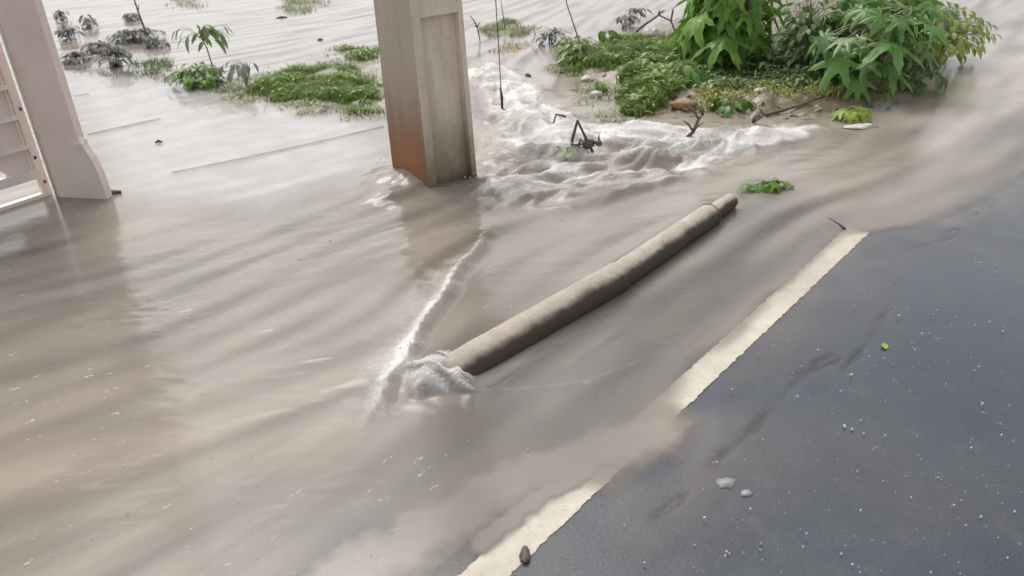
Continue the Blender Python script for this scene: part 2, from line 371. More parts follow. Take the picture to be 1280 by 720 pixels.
# dark tongue trough
d1,_,_=pdist(X,Y,PL([(720,205),(790,203),(830,212),(848,218)])); H-=.03*np.exp(-(d1/.07)**2); Fm*=1-.8*np.exp(-(d1/.06)**2)
Fm=Fm*(1+.75*rap)+.12*rap*np.clip(.4+s2,0,1); bil=ss(-.55,.25,fbm(X*4.5+.4*s1,Y*4.5,91,3)); Fm*=np.where(rap>.01,(.45+.5*rid)*(.45+.75*bil),1); Fm=Fm*.97+.0
# foam crest above the post: steep on its left, long slope on its right
dcw=dc*sc+.018*fbm(X*4,Y*4,71,3)
ce=ss(-.03,.12,tc_)*ss(1,.6,tc_)
H+=ce*.034*np.where(dcw>0,np.exp(-dcw/.20),np.exp(-(dcw/.035)**2))*(1+.35*pn(X*11,Y*11,66))
Fm+=ce*(.66*np.exp(-((dcw-.004)/np.where(dcw<.004,.010,.014+.022*ss(.2,.55,tc_)))**2)*(.45+.6*np.clip(s2*.8+.4+pn(X*25,Y*25,5),0,1.4))+ .50*np.where(dcw>0,np.exp(-dcw/.17),0)*ss(.0,.4,tc_)*(.8+.4*s1)*ss(1,.7,tc_))
# splash over the near end of the post
spp=PL([(504,484),(514,464),(540,450),(570,448),(586,464),(592,482),(600,498),(566,497),(540,503),(516,503)])
dsp,_,_=pdist(X,Y,np.vstack([spp,spp[:1]])); Dsp=np.where(inpoly(X,Y,spp),dsp,-dsp)+.022*fbm(X*11,Y*11,201,3); spl=ss(-.012,.075,Dsp)
ang=math.radians(-30); ux=X*math.cos(ang)+Y*math.sin(ang); uy=-X*math.sin(ang)+Y*math.cos(ang)
H+=spl*(.074+.016*fbm(ux*9,uy*34,202,3)+.012*pn(X*10,Y*10,203)); Fm+=ss(-.02,.05,Dsp)*(.66+.85*fbm(ux*7,uy*26,204,3))
H+=.010*np.exp(-(np.clip(-Dsp,0,9)/.05)**2)
d1,_,_=pdist(X,Y,PL([(520,445),(505,480),(480,510)])); Fm+=.30*np.exp(-(d1/.09)**2)*(.7+.6*fbm(X*9,Y*9,44,3))
d1,_,_=pdist(X,Y,PL([(590,492),(650,488),(740,478),(800,452)])); Fm+=.28*np.exp(-((d1+.01*s2)/.014)**2); H+=.008*np.exp(-(d1/.03)**2)
d1,_,_=pdist(X,Y,PL([(640,470),(700,450),(760,425)])); H+=.012*np.exp(-(d1/.09)**2)*(.6*s2+.5*pn(X*9,Y*9,33)); Fm+=.2*np.exp(-(d1/.06)**2)*np.clip(s2,0,1)
# where the flow piles up along the upper side of the post
d1,s_,t1=pdist(X,Y,PL([(575,455),(885,258)])); H+=.012*np.exp(-(d1/.08)**2)*(s_>0)
# mound and splashes at the pole
pm=P(530,236); dd=np.hypot((X-pm.x)/.27,(Y-pm.y)/.17); H+=.010*np.exp(-dd**2)*(1+.5*pn(X*7,Y*7,6))
pm=P(496,232); dd=np.hypot((X-pm.x)/.26,(Y-pm.y)/.30); H+=.055*np.exp(-dd**2.4)*(1+.5*pn(X*6,Y*6,16)+.1*s2)
pcx,pcy=P(487,206).x,P(487,206).y; dd=np.hypot((X-pcx)/.12,(Y-pcy)/.07); Fm+=.6*np.exp(-dd**2)*np.clip(.6+s2+fbm(X*12,Y*12,2),0,1.5)
pcx,pcy=P(622,244).x,P(622,244).y; dd=np.hypot((X-pcx)/.17,(Y-pcy)/.11); Fm+=.75*np.exp(-dd**2)*np.clip(.6+fbm(X*9,Y*9,4),0,1.5); H+=.03*np.exp(-dd**2)*(1+fbm(X*8,Y*8,5))
# grey rippled streaks left of the middle
d1,s_,_=pdist(X,Y,PL([(560,262),(440,300),(340,345),(240,375),(160,395)])); rp=np.exp(-(d1/.35)**2)
H+=.0016*rp*cr2+.0018*rp*np.sin((X*.35-Y*.94)*55+2.5*s1+2*big); 
# road side
edge=PL([(1700,-20),(1450,120),(1280,222),(1235,250),(1180,275),(1105,292),(1068,296),(1000,346),(930,412),(862,480),(846,502),(880,520),(860,560),(800,600),(762,618),(728,606),(700,628),(668,640),(640,664),(600,690),(545,745),(430,860),(200,1150)])
de,se,te=pdist(X,Y,edge); sgn=-se; D=de*sgn
D=D+.035*fbm(X*2.5,Y*2.5,77,3)+.014*s2
alpha=ss(-.03,.08,D)*.70+.30*ss(.1,.9,D)
alpha*=np.clip(.93+.22*s1+.12*pn(X*2,Y*2,55),.6,1.1)
d_l=np.abs((X-L0[0])*LN[0]+(Y-L0[1])*LN[1]); al_=(X-L0[0])*LD[0]+(Y-L0[1])*LD[1]
dg,_,_=pdist(X,Y,PL([(380,760),(520,670),(640,600),(740,566),(790,552),(825,538)])); gap=np.exp(-((dg+.03*pn(X*9,Y*9,51)+.02*pn(X*25,Y*25,53))/.15)**2)*ss(-.03,.07,D+.02*pn(X*18,Y*18,54))
dg2,_,_=pdist(X,Y,PL([(730,592),(690,612),(655,636),(600,680)])); gap=np.maximum(gap,np.exp(-((dg2+.012*pn(X*22,Y*22,52))/.040)**4)*.9); alpha=np.maximum(alpha,.93*np.clip(gap*1.15,0,1))
fr=ss(.9,.5,np.abs((X-P(1180,330).x)))*0
film=.16*ss(-.42,-.05,D)*ss(.2,.8,.5+.6*s1+.4*pn(X*3,Y*3,9)) # thin film running over the lane beside the sheet
alpha=np.clip(np.maximum(alpha,film),0,1)
roadside=ss(1.0,.1,D)
H*=1-.75*roadside
H=np.where(slab>.01,np.maximum(H*(1-.8*slab),.001),H)
# slab: thin clear sheet over concrete
alpha=np.where(slab>.02,alpha*(1-.62*slab),alpha)
silt=.66+.025*s1+.07*s3+.12*big+.16*fbm(X*1.7+.5*s3,Y*3.2,181,3)
db,sb,_=pdist(X,Y,PL([(560,500),(500,545),(400,620),(260,725),(100,850)])); silt+= np.where(sb>0,-.5*ss(-.05,.25,db)*ss(1.9,1.2,Y*0+db*2.2),0)
d1,_,_=pdist(X,Y,PL([(640,470),(760,400),(900,300)])); silt-=.35*np.exp(-(d1/.35)**2)
d1,_,_=pdist(X,Y,PL([(800,550),(700,590),(600,660),(500,740)])); silt+=.15*np.exp(-(d1/.25)**2)
d1,_,_=pdist(X,Y,PL([(1020,260),(900,300)])); silt+=.0*d1
d1,_,_=pdist(X,Y,PL([(540,245),(600,262),(560,300)])); silt+=.25*np.exp(-(d1/.25)**2)
d1,_,_=pdist(X,Y,PL([(1320,40),(1230,125),(1160,195),(1090,250)])); Fm+=.16*np.exp(-(d1/.10)**2)*np.clip(.7+s1,0,1.4); silt+=.3*np.exp(-(d1/.25)**2); 
silt-=.34*ss(1.9,.5,D)*(1-gap)*np.clip(.7-.5*s1,0,1)
d1,_,_=pdist(X,Y,PL([(540,222),(400,270),(280,315),(180,365)])); bl=np.exp(-(d1/.55)**2); silt-=.36*bl*(.9+.3*cr1)  # greyer water colour painted here as sky sheen, not less silt
silt-=.25*far; silt=np.clip(silt,0,1)
rough=.12+.06*np.clip(energy,0,1)+.02*np.clip(s1,-1,1)-.14*slab-.05*bl; rough=np.clip(rough,.03,.5)
agit=np.clip(.18+.5*energy+rap*1.4+spl-.2*roadside-.25*slab,.05,2)
Z=H+.004
rs_=(X-L0[0])*LN[0]+(Y-L0[1])*LN[1]; Z=np.where(D<.0,.004,Z); Z=np.where(rs_>-.7,np.maximum(Z,.004),Z); Z=np.maximum(Z,np.where(roadside>.3,.0035,-.2))
idx=np.arange(nx*ny).reshape(ny,nx); a=idx[:-1,:-1].ravel(); b2=idx[:-1,1:].ravel(); c2=idx[1:,1:].ravel(); d2=idx[1:,:-1].ravel()
keep=(np.maximum(np.maximum(alpha[a],alpha[b2]),np.maximum(alpha[c2],alpha[d2]))>.01)
quads=np.stack([a,b2,c2,d2],1)[keep]
used=np.unique(quads); remap=-np.ones(nx*ny,int); remap[used]=np.arange(len(used)); quads=remap[quads]
me=bpy.data.meshes.new('flood_water'); me.vertices.add(len(used)); me.vertices.foreach_set('co',np.stack([X,Y,Z],1)[used].astype(np.float32).ravel())
me.loops.add(quads.size); me.loops.foreach_set('vertex_index',quads.ravel().astype(np.int32)); me.polygons.add(len(quads)); me.polygons.foreach_set('loop_start',np.arange(0,quads.size,4,dtype=np.int32))
me.update(calc_edges=True); me.polygons.foreach_set('use_smooth',np.ones(len(quads),bool))
for k,v_ in dict(foam=np.clip(Fm,0,1.2),silt=silt,cover=alpha,rough=rough,agit=agit).items():
    at=me.attributes.new(k,'FLOAT','POINT'); at.data.foreach_set('value',v_[used].astype(np.float32))
me.materials.append(MW); wo=bpy.data.objects.new('flood_water',me); C.objects.link(wo); tag(wo,kind='structure')

# ------------------------------------------------------------------ ground, road, pavement
def gridobj(name,xs,ys,zf,mat_,keepf=None,attrs=None):
    X,Y=np.meshgrid(xs,ys); X=X.ravel();Y=Y.ravel(); Z=zf(X,Y); n=len(xs); v=np.stack([X,Y,Z],1); f=[]
    k=keepf(X,Y) if keepf else np.ones(len(X),bool)
    for j in range(len(ys)-1):
        for i in range(n-1):
            q=(j*n+i,j*n+i+1,(j+1)*n+i+1,(j+1)*n+i)
            if k[q[0]] or k[q[1]] or k[q[2]] or k[q[3]]: f.append(q)
    us=sorted({i for q in f for i in q}); mp={o:i for i,o in enumerate(us)}
    f=[tuple(mp[i] for i in q) for q in f]
    at={kk:fn(X,Y)[us] for kk,fn in (attrs or {}).items()}
    return mesh_obj(name,v[us].tolist(),f,mat_,None,True,at)
gs=np.concatenate([[-300,-150,-80,-40],np.arange(-20,21,2),[40,80,150,300]])
tag(gridobj('ground',gs,gs,lambda x,y:-.22+.03*pn(x*.3,y*.3),M_bed),kind='structure')
cr=[PL([(1122,345),(1110,385),(1085,425),(1050,470),(1010,510)]),PL([(1055,440),(1000,470),(975,500),(930,545),(880,590)]),PL([(1275,232),(1225,262),(1180,300),(1120,318)]),PL([(930,595),(880,600),(800,660)])]
cw=[.008,.014,.007,.007]
def crackf(x,y):
    r=0*x
    for c,wd in zip(cr,cw):
        d,_,t=pdist(x,y,c); d=np.abs(d+.025*fbm(x*5,y*5,3,3)); r=np.maximum(r,np.exp(-(d/wd)**2)*np.clip(.85+.9*pn(x*4,y*4,8),0,1)*ss(0,.08,t)*ss(1,.92,t))
    return r
def roadside_(x,y): return ((x-L0[0])*LN[0]+(y-L0[1])*LN[1])
def asz(x,y): return -.001+.0008*pn(x*3,y*3)-.003*crackf(x,y)-.1*ss(-.08,-.5,roadside_(x,y))
rx=np.concatenate([np.arange(-9,-.7,.6),np.arange(-.7,3.3,.012),np.arange(3.3,14,.6)]); ry=np.concatenate([np.arange(-8,1,.6),np.arange(1,4.6,.012),np.arange(4.6,18,.7)])
def asilt(x,y):
    d,s,_=pdist(x,y,edge); D=d*s; return np.clip((np.exp(-np.clip(D,0,9)/.13)*.42)*(.7+fbm(x*3,y*3,5,3))+.10*np.clip(fbm(x*1.3,y*1.3,15,3),0,1),0,.7)
tag(gridobj('road',rx,ry,asz,MA,lambda x,y:(roadside_(x,y)>-.9)&(roadside_(x,y)<7),{'silt':asilt,'crack':crackf}),kind='structure')
# painted edge line
v=[];f=[];n=500
for i in range(n+1):
    t=-2.2+i*(4.80/n)
    for sg in(-1,1):
        wv=.051+.005*float(pn(t*26,sg*3.1,2))+.004*float(pn(t*80,sg*9.1,4))
        p=L0+LD*t+LN*sg*wv; v.append((p[0],p[1],.0014))
    if i: f.append((2*i-2,2*i-1,2*i+1,2*i))
tag(mesh_obj('painted_edge_line',v,f,MP),kind='structure')
# pavement slabs under a film of water
a0=np.array([P(111,169).x,P(111,169).y]); a1=np.array([P(201,149).x,P(201,149).y]); ju=(a1-a0)/np.linalg.norm(a1-a0); jn=np.array([-ju[1],ju[0]])
slabpoly=PL([(-60,60),(84,90),(150,94),(250,108),(330,122),(480,150),(560,160),(600,215),(520,225),(430,262),(250,300),(130,285),(-60,330)])
jl=[PL([(92,121),(111,118)]),PL([(111,169),(201,149)]),PL([(215,217),(300,200),(392,180),(480,159)])]
def slabz(x,y):
    z=-.003+.0006*pn(x*2,y*2); return z
o=gridobj('pavement',np.arange(-5.5,0,.05),np.arange(3.6,8.6,.05),slabz,M_conc,lambda x,y:inpoly(x,y,slabpoly)); tag(o,kind='structure')
v=[];f=[]
for jl_ in jl:
    for k in range(len(jl_)-1):
        p,q=jl_[k],jl_[k+1]; d=(q-p); L=np.linalg.norm(d); d/=L; nn=np.array([-d[1],d[0]]); m_=max(3,int(L/.03))
        for i in range(m_+1):
            t=i/m_; w_=(.011+.005*float(pn(t*9+k*7,p[0]*5,1)))*(1 if len(jl_)==2 else .7)
            for sg in(-1,1):
                c=p+d*L*t+nn*(sg*w_+.004*float(pn(t*14,p[1],6))); v.append((c[0],c[1],.0085))
            if i: b_=len(v); f.append((b_-4,b_-3,b_-1,b_-2))
tag(mesh_obj('pavement_joints',v,f,M_dark),kind='structure')

# ------------------------------------------------------------------ mud bank and grass islands
def mound(name,poly,h,mat_,res=.025,edgew=.3,seed=1,rough=1,kind='structure'):
    pl=PL(poly); lo=pl.min(0)-.05; hi=pl.max(0)+.05; pc=np.vstack([pl,pl[:1]])
    def z(x,y):
        d,_,_=pdist(x,y,pc); i=inpoly(x,y,pl); D=np.where(i,d,-d)+.07*fbm(x*3.5,y*3.5,seed,3)
        return -.03+(h+.03)*ss(-.02,edgew,D)+rough*ss(-.05,.15,D)*(.022*fbm(x*4.5,y*4.5,seed+5,4)+.010*np.abs(fbm(x*16,y*16,seed+9,3)))
    def kf(x,y):
        d,_,_=pdist(x,y,pc); return inpoly(x,y,pl)|(d<.06)
    o=gridobj(name,np.arange(lo[0],hi[0],res),np.arange(lo[1],hi[1],res),z,mat_,kf); tag(o,kind='structure'); return z
bank_poly=[(690,95),(740,108),(752,140),(775,150),(850,150),(905,148),(960,155),(1010,152),(1060,150),(1110,140),(1160,105),(1215,70),(1230,30),(1180,10),(1050,-20),(900,-10),(840,20),(770,50),(700,70)]
bank=mound('mud_bank',bank_poly,.075,M_mud,.022,.45,3)
def bankz(x,y): return float(bank(np.array([x]),np.array([y]))[0])
def grass(name,poly,n,L,mat_,label,seed,zf=None,leafy=0,lean=.6,dens=None):
    random.seed(seed); pl=PL(poly); lo=pl.min(0);hi=pl.max(0); mb=MB(); k=0
    cand=rng.random((n*4,2))*(hi-lo)+lo; ok=inpoly(cand[:,0],cand[:,1],pl); cand=cand[ok]
    nz=fbm(cand[:,0]*3,cand[:,1]*3,seed,3); 
    d,_,_=pdist(cand[:,0],cand[:,1],np.vstack([pl,pl[:1]]))
    keep=(nz+rng.random(len(nz))*.9+ss(0,.25,d)*.55)>.80; cand=cand[keep][:n]; nz=nz[keep][:n]
    for (x,y),q in zip(cand,nz):
        z=max(-.005,float(zf(np.array([x]),np.array([y]))[0])) if zf else 0
        l=L*random.uniform(.5,1.3)*(1+.5*q); r=min(1,max(0,.5+q*.7+random.uniform(-.4,.4)))
        if random.random()<leafy:
            t=random.uniform(0,6.28); mb.leaf((x,y,z+l*random.uniform(.2,.9)),(math.cos(t),math.sin(t),random.uniform(-.3,.5)),(0,0,1),l*.6,l*.15,r,k=3)
        else: mb.blade((x,y,z-.005),l,random.uniform(.1,lean)*1.6,random.uniform(0,6.28),random.uniform(.0025,.005)*(1+L*4),r)
    c=Vector((*pl.mean(0),0)); o=mesh_obj(name,[p-c for p in mb.v],mb.f,mat_,None,True,{'rnd':mb.r}); o.location=c
    return tag(o,label,'grass',None,'stuff')
def island(poly,h,n,L,mt,gm,label,seed,leafy=0,mname='turf_hummock'):
    z=mound(mname,poly,h,mt,.04,.25,seed,.6); return grass('grass_patch',poly,n,L,gm,label,seed,z,leafy)
island([(296,102),(345,94),(400,80),(440,84),(478,104),(500,140),(440,144),(380,134),(330,126),(295,122)],.03,11000,.06,M_turf,G_grass,'bright green grass strip on the pavement edge just left of the concrete pole',11,.04)
island([(405,62),(440,60),(480,62),(490,74),(440,78),(410,72)],.02,1100,.06,M_turf,G_grass,'small green grass tuft in the water behind the long grass strip',12,.3)
island([(345,-2),(420,-6),(405,14),(370,19),(342,18)],.015,700,.05,M_turf,G_pale,'pale half drowned grass far off at the top edge of the photo',13)
island([(190,-8),(260,-8),(262,8),(215,14)],.012,400,.05,M_turf,G_pale,'faint drowned grass in far water above the dry weeds',14)
island([(590,32),(640,26),(672,34),(660,46),(610,46)],.02,900,.06,M_turf,G_pale,'yellowish grass island in the water right of the pole top',15)
island([(605,52),(650,50),(668,58),(650,70),(612,68)],.02,160,.04,M_clod,G_pale,'reddish mud hump with sparse grass behind the foaming water',16)
island([(155,80),(185,78),(225,72),(226,92),(180,97)],.015,600,.06,M_turf,G_dull,'dull green tuft between the grey weeds and the small sapling',17,.3)
island([(85,84),(150,86),(250,100),(300,112),(296,120),(240,112),(150,97),(84,92)],.012,1400,.035,M_turf,G_dull,'thin line of short moss and grass along the pavement edge',18)
grass('grass_patch',[(695,92),(745,60),(850,60),(860,95),(800,98),(740,96)],8000,.085,G_grass,'green grass on the left shoulder of the mud bank',21,bank,.04)
grass('grass_patch',[(745,112),(800,92),(870,100),(850,128),(800,148),(760,140)],8000,.085,G_grass,'leafy grass on the bank corner nearest the white rapids',22,bank,.06)
grass('grass_patch',[(850,95),(960,95),(1050,95),(1040,122),(960,130),(870,128)],2600,.06,G_dull,'sparse dull weeds on the brown mud below the tall plants',23,bank,.5)
grass('grass_patch',[(850,60),(1000,60),(1100,40),(1200,20),(1160,100),(1040,118),(880,100)],7000,.11,G_dull,'undergrowth beneath the tall leafy plants on the bank',24,bank,.5)

# ------------------------------------------------------------------ concrete utility pole
al=math.radians(33); A=Vector((math.cos(al),math.sin(al),0)); B=Vector((-math.sin(al),math.cos(al),0)); ZZ=Vector((0,0,1))
W1=.315; W2=.44; corner=P(537,243)
cen=corner+A*W1/2+B*W2/2
pole=thing('concrete_utility_pole',(cen.x,cen.y,0),'beige concrete utility pole in the flood, recessed side, orange rust stain at its foot','utility pole')
def prism(mb,a0_,a1_,b0_,b1_,z0,z1,r=0,tap=.047,left=None):
    vs=[]
    for z in(z0,z1):
        k=1-tap*max(z,0)
        for (a_,b_) in((a0_,b0_),(a1_,b0_),(a1_,b1_),(a0_,b1_)): vs.append(cen+A*a_*k+B*b_*k+ZZ*z)
    fs=[(0,3,2,1),(4,5,6,7),(0,1,5,4),(1,2,6,5),(2,3,7,6),(3,0,4,7)]
    for i,q in enumerate(fs):
        rr_=r
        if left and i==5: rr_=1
        mb.add([vs[j] for j in q],[(0,1,2,3)],rr_)
mb=MB(); a=W1/2; b_=W2/2; zs=[-.25]+[.93+1.05*i for i in range(8)]
for i in range(18):   # flanges in lifts so the taper stays straight
    z0=-.25+i*.5; z1=z0+.5
    prism(mb,-a,-a+.052,-b_,b_,z0,z1,0,left=True); prism(mb,a-.03,a,-b_,b_,z0,z1)
prism(mb,-a+.052,a-.03,-b_+.045,b_-.045,-.25,8.74)
for i in range(8):
    z0=.93+1.05*i; prism(mb,-a+.052,a-.03,-b_+.002,b_-.002,z0,z0+.16)
    # sloped lip under each band
shaft=mb.build('shaft',MC,pole,smooth=False)
bv=shaft.modifiers.new('bevel','BEVEL'); bv.width=.006; bv.segments=2; bv.limit_method='ANGLE'
import bmesh
bm=bmesh.new(); bm.from_mesh(shaft.data); bm.to_mesh(shaft.data); bm.free()
shaft.modifiers.remove(bv)
mb=MB(); mb.tube([cen-A*.1+ZZ*5.45,cen+A*.42+B*.55+ZZ*5.5,Vector((P(627,138).x*.82,P(627,138).y*.82,5.5))],.012,8); mb.build('bracket',M_metal,pole)
# hanging cable
wx_=P(627,136,.18); mb=MB()
pts=[Vector((wx_.x+.004*math.sin(z*3),wx_.y,z)) for z in np.linspace(5.49,.32,30)]
mb.tube(pts,.0035,6); mb.tube([Vector((wx_.x,wx_.y,.32)),Vector((wx_.x+.006,wx_.y,.25)),Vector((wx_.x+.004,wx_.y,.185)),Vector((wx_.x+.02,wx_.y,.17))],[.006,.009,.008,.004],8)
# run the bracket end to the cable
mb.tube([Vector((wx_.x,wx_.y,5.485)),Vector((P(627,138).x*.82,P(627,138).y*.82,5.487))],.004,6)
solo('hanging_cable',mb,M_wire,'thin dark cable hanging straight down over the white rapids beside the pole','cable')

# ------------------------------------------------------------------ gate post and gate
pl_=P(70,247); pr_=P(134,250); ga=(pr_-pl_).normalized(); gb=Vector((-ga.y,ga.x,0)); gw=(pr_-pl_).length
w0=gw*.80
post=thing('gate_post',(pl_.x,pl_.y,0),'cream painted gate post with a rounded foot at the left edge of the photo','gate post')
mb=MB(); T=.05
prof=[(0,-.2),(0,3.2),(w0,3.2),(w0,.36),(w0+.012,.345),(w0+.012,.32),(w0+.018,.31),(w0+.045,.25),(w0+.062,.17),(w0+.07,.08),(w0+.072,-.2)]
vs=[pl_+ga*x+ZZ*z for x,z in prof]; n=len(vs); vs+= [p+gb*T for p in vs]
fs=[tuple(range(n))[::-1],tuple(range(n,2*n))]+[(i,(i+1)%n,n+(i+1)%n,n+i) for i in range(n)]
# first outline point order keeps the front face towards the camera
mb.add(vs,fs); col_=mb.build('column',M_gate,post,False)
mb=MB(); mb.box(pl_+ga*(w0+.01)-gb*.008+ZZ*.335,(.028,.012,.008),(ga,gb,ZZ)); o=mb.build('ledge_cap',M_gatebar,post,False)
mb=MB(); mb.tube([pl_+ga*.015-gb*.006+ZZ*z for z in(-.1,1,3.1)],.006,6); mb.build('edge_strip',M_gatebar,post)
# debris caught at its foot
mb=MB(); q=P(146,244); mb.tube([q+Vector((-.07,-.01,.012)),q+Vector((-.02,0,.02)),q+Vector((.025,.01,.012))],[.006,.014,.010],8,wob=.3)
solo('floating_stick',mb,M_wood,'short dark stick caught at the foot of the cream gate post','stick')
# gate
g0=P(64,243); g1=P(0,264); gd=(g1-g0).normalized(); gn=Vector((gd.y,-gd.x,0))
if gn.y>0: gn=-gn
gate=thing('metal_gate',(g0.x,g0.y,0),'white painted metal gate with horizontal bars beside the cream post at the left edge','gate')
def gp(x,z,o_=0): return g0+gd*x+ZZ*z+gn*o_
mb=MB(); mb.box(gp(.022,1.2),(.022,.02,1.22),(gd,gn,ZZ)); mb.build('stile',M_gate,gate,False)
mb=MB(); mb.box(gp(2.0,1.2),(.022,.02,1.22),(gd,gn,ZZ)); mb.build('stile',M_gate,gate,False)
z=.0
for z,hh_ in [(.012,.013),(.145,.026),(.31,.013),(.48,.013),(.65,.013),(.82,.013),(.99,.013),(1.16,.013),(1.33,.013),(1.5,.013),(1.67,.013),(1.84,.013),(2.01,.013),(2.2,.02)]:
    mb=MB(); mb.box(gp(1.01,z),(.968,.022,hh_),(gd,gn,ZZ)); mb.build('bar',M_gatebar,gate,False)
# backing panel with rounded lower corner
mb=MB(); pf=[(.045,2.38),(.045,.14),(.06,.125),(.12,.13),(.18,.165),(.22,.22),(.25,.27),(1.98,.27),(1.98,2.38)]
vs=[gp(x,z,-.020) for x,z in pf]+[gp(x,z,-.026) for x,z in pf]; n=len(pf)
mb.add(vs,[tuple(range(n)),tuple(range(n,2*n))[::-1]]+[(i,n+i,n+(i+1)%n,(i+1)%n) for i in range(n)]); mb.build('backing_panel',M_gate,gate,False)
for z in(.09,.24,.52):
    mb=MB(); mb.blob(gp(.02+.01*random.uniform(-1,1),z,.020),(.008,.008,.010),rough=.4); mb.build('rust_spot',M_rust,gate)
mb=MB(); mb.tube([gp(-.004,.02,.0),gp(-.004,.6,.0)],.004,6); mb.build('hinge_gap',M_rust,gate)

# ------------------------------------------------------------------ fallen post
def logpart(pts,rads,n=36,sub=10,wob=.028,seed=1,capn=True):
    random.seed(seed); pts=[Vector(p) for p in pts]; cs=[];rs=[]
    for i in range(len(pts)-1):
        for k in range(sub): t=k/sub; cs.append(pts[i].lerp(pts[i+1],t)); rs.append(rads[i]*(1-t)+rads[i+1]*t)
    cs.append(pts[-1]); rs.append(rads[-1]); mb=MB(); vs=[];rn=[];fs=[]
    for i,p in enumerate(cs):
        d=(cs[min(i+1,len(cs)-1)]-cs[max(0,i-1)]).normalized(); s=d.cross(ZZ).normalized(); u=s.cross(d)
        for j in range(n):
            t=2*math.pi*j/n; rr_=rs[i]*(1+wob*float(pn(i*.35,math.cos(t)*1.5+math.sin(t)*2.3,seed))+.02*float(pn(i*.9,t*3,seed+4)))
            vs.append(p+s*math.cos(t)*rr_+u*math.sin(t)*rr_)
            # wetness plus painted shade: right flank and underside
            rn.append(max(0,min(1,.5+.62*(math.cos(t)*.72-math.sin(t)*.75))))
    m_=len(cs)
    for i in range(m_-1):
        for j in range(n): fs.append((i*n+j,i*n+(j+1)%n,(i+1)*n+(j+1)%n,(i+1)*n+j))
    fs.append(tuple(range(n))[::-1]); fs.append(tuple((m_-1)*n+j for j in range(n)))
    mb.v=vs; mb.f=fs; mb.r=rn; return mb
pa=P(556,474,.004); pb=P(772,347,.042); pc=P(886,270,.036); pd=P(902,262,.03); pe=P(922,245,.0)
lg=thing('fallen_post',(pb.x,pb.y,0),'long weathered round post lying aslant in the current with water breaking over its near end','post')
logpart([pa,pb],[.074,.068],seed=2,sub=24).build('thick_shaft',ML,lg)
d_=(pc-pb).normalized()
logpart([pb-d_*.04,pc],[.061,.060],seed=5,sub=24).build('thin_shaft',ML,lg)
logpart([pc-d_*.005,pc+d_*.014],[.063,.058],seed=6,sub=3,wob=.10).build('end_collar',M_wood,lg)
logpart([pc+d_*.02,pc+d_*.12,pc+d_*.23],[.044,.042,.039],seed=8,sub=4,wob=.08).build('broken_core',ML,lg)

# ------------------------------------------------------------------ plants
def plant(name,label,cat,base,canopy,rad,n,size,kind,gm,seed,stems=4,stemr=.012,droop=.5,down=.3,group=None,extra=None,petm=None,sw=.34):
    random.seed(seed); base=Vector(base); t=thing(name,base,label,cat,group); canopy=Vector(canopy); L=MB(); St=MB()
    tops=[]
    for i in range(stems):
        a_=random.uniform(0,6.28); rr_=random.uniform(.1,.6); tp=Vector((canopy.x+math.cos(a_)*rad[0]*rr_,canopy.y+math.sin(a_)*rad[1]*rr_,canopy.z+random.uniform(-.2,.5)*rad[2]))
        b0=base+Vector((random.uniform(-.03,.03),random.uniform(-.03,.03),-.04)); mid=b0.lerp(tp,.5)+Vector((random.uniform(-.03,.03),random.uniform(-.03,.03),.04))
        St.tube([b0,mid,tp],[stemr,stemr*.8,stemr*.5],7); tops.append((b0,mid,tp))
    items=[]
    for i in range(n):
        while True:
            v_=Vector((random.uniform(-1,1),random.uniform(-1,1),random.uniform(-1,1)))
            if .3<v_.length<1: break
        p=canopy+Vector((v_.x*rad[0],v_.y*rad[1],v_.z*rad[2])); out=Vector((v_.x,v_.y,0)); 
        items.append((p,out,None,None))
    for e in (extra or []): items.append(e)
    for p,out,nn,sz in items:
        st=random.choice(tops); k=random.uniform(.45,1); j=st[1].lerp(st[2],k); m_=j.lerp(p,.55)+Vector((0,0,.06*size/.2))
        p=Vector(p); p.z=max(p.z,.02)
        St.tube([j,m_,p],[stemr*.35,stemr*.28,stemr*.2],5)
        o_=Vector(out)
        if o_.length<.05: o_=Vector((random.uniform(-1,1),random.uniform(-1,1),0))
        o_.normalize(); d=o_+Vector((random.uniform(-.4,.4),random.uniform(-.4,.4),-down+random.uniform(-.3,.3)))
        nm=Vector(nn) if nn else Vector((random.uniform(-.35,.35),random.uniform(-.35,.35),1))+o_*.4
        s=(sz or size*random.uniform(.5,1.2)); r=min(1.35 if random.random()<.12 else 1,max(0,random.gauss(.5,.36)))
        if kind=='palm': L.palm(p,d,nm,s,r,lobes=random.choice((7,7,9)),droop=droop)
        elif kind=='papaya': L.palm(p,d,nm,s,r,lobes=7,droop=droop,valley=.52,ser=.12)
        else: L.leaf(p,d,nm,s,s*sw,r,droop=droop)
    L.build('foliage',gm,t); St.build('stem',petm or M_stemg,t); return t
M_stemg=simple('green_stem',(.22,.26,.11),(.15,.17,.08),20,.5,.2,.002)
M_stemp=simple('pale_stem',(.42,.42,.30),(.30,.26,.18),20,.5,.2,.002)
B1=P(935,92); B2=P(905,85); B3=P(1085,118); B4=P(1150,95)
plant('papaya_plant','tall bright green plant with large drooping lobed leaves in the middle of the bank','plant',(B1.x,B1.y,.05),(B1.x-.05,B1.y+.05,.52),(.42,.4,.36),44,.27,'papaya',G_bright,3,6,.016,.55,.75)
plant('papaya_plant','lighter green drooping plant at the left end of the tall greenery','plant',(B2.x-.15,B2.y,.05),(B2.x-.16,B2.y-.02,.40),(.27,.26,.30),28,.23,'papaya',G_bright,4,4,.012,.6,.85)
BX=P(1022,88)
plant('papaya_plant','shorter dull green plant between the tall drooping plant and the star leaf plant','plant',(BX.x,BX.y,.05),(BX.x,BX.y,.26),(.34,.28,.22),44,.15,'papaya',G_dull,14,6,.009,.5,.5)
star=Vector((B3.x+.02,B3.y-.18,.40))
